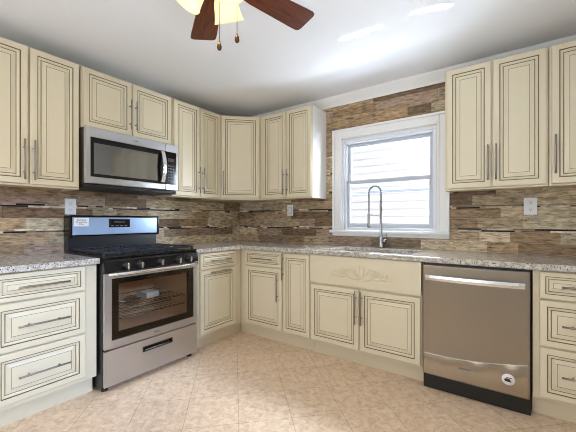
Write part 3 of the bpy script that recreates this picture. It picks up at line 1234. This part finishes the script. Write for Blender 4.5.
# ------------------------------------------------------------------ dishwasher
dw = thing('dishwasher', 'brown-tinted stainless steel dishwasher under the counter right of the sink', 'dishwasher', (2.374, -0.02, 0))
DWW = 0.608
mb = MB()
mb.box(0.002, DWW - 0.002, -0.585, 0, 0.03, 0.870, 'black_satin')
mb.build('tub', dw)
mb = MB()
mb.box(0.006, DWW - 0.008, -0.630, -0.587, 0.108, 0.858, 'steel_dark', 0.005)
dd_ = mb.build('door', dw)
mb = MB()
n = 18
yh = -0.630
path = []
for i in range(n + 1):
    u = i / n
    path.append((0.026 + 0.550 * u, yh - 0.022 - 0.026 * math.sin(PI * u) ** 0.6, 0.778))
for a, b in zip(path, path[1:]):
    A4 = [mb.bm.verts.new((a[0], a[1] + s[0], a[2] + s[1])) for s in ((0.008, -0.017), (-0.003, -0.017), (-0.008, 0.0), (-0.003, 0.017), (0.008, 0.017))]
    B4 = [mb.bm.verts.new((b[0], b[1] + s[0], b[2] + s[1])) for s in ((0.008, -0.017), (-0.003, -0.017), (-0.008, 0.0), (-0.003, 0.017), (0.008, 0.017))]
    for i in range(5):
        j = (i + 1) % 5
        mb.face([A4[i], A4[j], B4[j], B4[i]], 'steel_bright', False)
    if a is path[0]:
        mb.face(A4, 'steel_bright')
    if b is path[-1]:
        mb.face(list(reversed(B4)), 'steel_bright')
for x in (0.036, 0.566):
    mb.box(x - 0.010, x + 0.010, yh - 0.018, yh + 0.002, 0.764, 0.792, 'steel_bright', 0.002)
mb.build('handle', dd_)
# loose protective film over the lower door
mb = MB()
n = 24
lowv, topv, topb = [], [], []
curve = lambda u: 0.262 + 0.055 * (u - 0.5) + 0.0 - 0.020 * math.sin(PI * u)
for i in range(n + 1):
    u = i / n
    x = 0.012 + (DWW - 0.030) * u
    w = 0.0012 * math.sin(9 * u) + 0.0006 * math.sin(31 * u)
    z = curve(u) + 0.022
    lowv.append(mb.bm.verts.new((x, -0.6312, 0.116)))
    topv.append(mb.bm.verts.new((x, -0.6325 - abs(w), z - 0.004)))
    topb.append(mb.bm.verts.new((x, -0.6306, z + 0.001)))
for i in range(n):
    mb.face([lowv[i], lowv[i + 1], topv[i + 1], topv[i]], 'film_clear', True)
    mb.face([topv[i], topv[i + 1], topb[i + 1], topb[i]], 'film_edge', True)
fl = mb.build('protective_film', dd_)
fl['label'] = 'wrinkled protective film over the lower part of the door'
mb = MB()
Ms = Matrix.Translation((0.495, -0.6335, 0.203)) @ Matrix.Rotation(PI / 2, 4, 'X') @ Matrix.Scale(1.0, 4, (1, 0, 0))
mb.lathe([(0.0, 0.0), (0.034, 0.0), (0.034, 0.0012), (0.0, 0.0012)], 'paper', 28, Ms, caps=False)
mb.prism([(-0.021, -0.006), (-0.014, -0.013), (0.012, -0.015), (0.018, -0.010), (0.006, -0.004), (0.016, 0.001), (-0.004, 0.006), (-0.018, 0.004)], 'z', 0.0012, 0.0016, 'print_dark', Ms)
mb.box(-0.012, 0.018, 0.008, 0.013, 0.0012, 0.0016, 'print_red', M=Ms)
mb.build('sticker', dd_)
mb = MB()
mb.box(0.230, 0.300, -0.6335, -0.632, 0.196, 0.206, 'grey_print')
mb.build('emblem', dd_)
mb = MB()
mb.box(0.004, DWW - 0.004, -0.600, -0.586, 0.004, 0.104, 'black_satin', 0.003)
mb.build('kick_plate', dw)

# ------------------------------------------------------------------ outlets


def plate(label, loc, rz, duplex, cat='outlet'):
    t = thing('wall_outlet' if duplex else 'wall_switch', label, cat, loc, rz)
    b = MB()
    b.box(-0.040, 0.040, -0.007, 0, -0.0635, 0.0635, 'white_plastic', 0.003)
    b.build('cover_plate', t)
    if duplex:
        for z in (-0.026, 0.026):
            b = MB()
            b.box(-0.017, 0.017, -0.010, -0.0065, z - 0.016, z + 0.016, 'white_plastic', 0.003)
            for x in (-0.008, 0.006):
                b.box(x, x + 0.0025, -0.0106, -0.009, z - 0.002, z + 0.008, 'slot_dark')
            b.box(-0.0025, 0.0025, -0.0106, -0.009, z - 0.011, z - 0.006, 'slot_dark')
            b.build('receptacle', t)
    else:
        b = MB()
        b.box(-0.019, 0.019, -0.0082, -0.0065, -0.036, 0.036, 'slot_dark')
        b.box(-0.0165, 0.0165, -0.0115, -0.0065, -0.0335, 0.0335, 'white_plastic', 0.002)
        b.build('rocker', t)
    return t


plate('white duplex outlet on the tile behind the range\'s left end', (0.0115, -1.932, 1.275), LW, True)
plate('white rocker switch plate on the tile left of the window', (0.809, -0.0115, 1.280), 0, False, 'switch')
plate('white duplex outlet on the tile under the right-hand wall cabinets', (2.994, -0.0115, 1.270), 0, True)

# ------------------------------------------------------------------ ceiling fan
HX, HY, BZ = 1.857, -2.058, 2.22
fan = thing('ceiling_fan', 'dark wooden ceiling fan with lit frosted glass shades and pull chains', 'ceiling fan', (HX, HY, RH - 0.001))
Z = lambda z: z - RH + 0.001
mb = MB()
mb.lathe([(0.085, Z(2.439)), (0.085, Z(2.42)), (0.065, Z(2.385)), (0.030, Z(2.37)), (0.030, Z(2.35)), (0.105, Z(2.34)), (0.118, Z(2.31)), (0.118, Z(2.265)), (0.095, Z(2.245)), (0.060, Z(2.235)), (0.0, Z(2.235))], 'fan_metal', 28)
mb.build('motor_housing', fan)
mb = MB()
mb.lathe([(0.055, Z(2.234)), (0.055, Z(2.205)), (0.040, Z(2.195)), (0.032, Z(2.165)), (0.020, Z(2.150)), (0.008, Z(2.140)), (0.0, Z(2.138))], 'fan_metal', 24)
mb.build('light_kit', fan)
bl_sample = None
for k in range(5):
    ang = math.radians(74.5 + 72 * k)
    if bl_sample is None:
        mb = MB()
        Mt = Matrix.Rotation(math.radians(-9), 4, 'X')
        out = []
        for (r, w) in ((0.165, 0.050), (0.20, 0.056), (0.34, 0.064), (0.46, 0.071), (0.505, 0.072), (0.518, 0.066), (0.524, 0.050)):
            out.append((r, w))
        poly = [(r, -w) for r, w in out] + [(r, w) for r, w in reversed(out)]
        mb.prism(poly, 'z', -0.003, 0.003, 'blade_wood', Mt)
        bl = mb.build('blade', fan)
        mb = MB()
        mb.prism([(0.10, -0.015), (0.17, -0.018), (0.215, -0.034), (0.235, 0.0), (0.215, 0.034), (0.17, 0.018), (0.10, 0.015)], 'z', 0.0035, 0.008, 'fan_metal', Mt)
        ir = mb.build('bracket', bl)
        bl_sample = (bl, ir)
    else:
        bl = bl_sample[0].copy()
        COL.objects.link(bl)
        bl.parent = fan
        ir = bl_sample[1].copy()
        COL.objects.link(ir)
        ir.parent = bl
    bl.location = (0, 0, Z(BZ))
    bl.rotation_euler = (0, 0, ang)
fwd = Vector((-math.sin(math.radians(35.5)), math.cos(math.radians(35.5)), 0))
rgt = Vector((math.cos(math.radians(35.5)), math.sin(math.radians(35.5)), 0))
for a in (15, 141, 256):
    an = math.radians(a)
    dv = fwd * math.cos(an) + rgt * math.sin(an)
    c = dv * 0.062
    tilt = Matrix.Rotation(math.radians(32), 4, dv.cross(Vector((0, 0, 1))).normalized())
    Ms = Matrix.Translation((c.x, c.y, Z(2.198))) @ tilt
    mb = MB()
    mb.tube([dv * 0.010 + Vector((0, 0, Z(2.175))), dv * 0.035 + Vector((0, 0, Z(2.168))), c + Vector((0, 0, Z(2.198)))], 0.010, 'fan_metal', 8)
    mb.lathe([(0.0, 0.012), (0.024, 0.008), (0.028, -0.02), (0.024, -0.022)], 'fan_metal', 18, Ms)
    arm = mb.build('lamp_holder', fan)
    mb = MB()
    outer = [(0.030, -0.012), (0.044, -0.026), (0.053, -0.050), (0.058, -0.080), (0.064, -0.108), (0.070, -0.124)]
    inner = [(r - 0.003, z) for r, z in reversed(outer)]
    mb.lathe(outer + inner, 'frosted_shade', 28, Ms, caps=False)
    mb.build('glass_shade', fan)
    mb = MB()
    mb.lathe([(0.0, -0.030), (0.010, -0.032), (0.014, -0.050), (0.024, -0.072), (0.026, -0.086), (0.020, -0.100), (0.0, -0.108)], 'lit_bulb', 16, Ms)
    mb.build('bulb', fan)
    p = Ms @ Vector((0, 0, -0.119))
    aim = Ms.to_3x3().to_quaternion().to_euler()
    light('lamp_glow', 'SPOT', (HX + p.x, HY + p.y, RH - 0.001 + p.z), aim, 3.1, (1.0, 0.74, 0.42), shadow_soft_size=0.012, spot_size=math.radians(165), spot_blend=0.4)
for (off, zb) in ((rgt * 0.017 - fwd * 0.02, 1.884), (rgt * 0.092 - fwd * 0.02, 1.916)):
    mb = MB()
    mb.tube([(off.x, off.y, Z(2.245)), (off.x, off.y, Z((2.245 + zb) / 2)), (off.x, off.y, Z(zb + 0.03))], 0.0014, 'bronze', 6)
    ch = mb.build('pull_chain', fan)
    mb = MB()
    mb.lathe([(0.0, Z(zb)), (0.007, Z(zb + 0.003)), (0.0105, Z(zb + 0.012)), (0.008, Z(zb + 0.026)), (0.003, Z(zb + 0.040)), (0.0, Z(zb + 0.042))], 'bronze', 14, Matrix.Translation((off.x, off.y, 0)))
    mb.build('fob', ch)
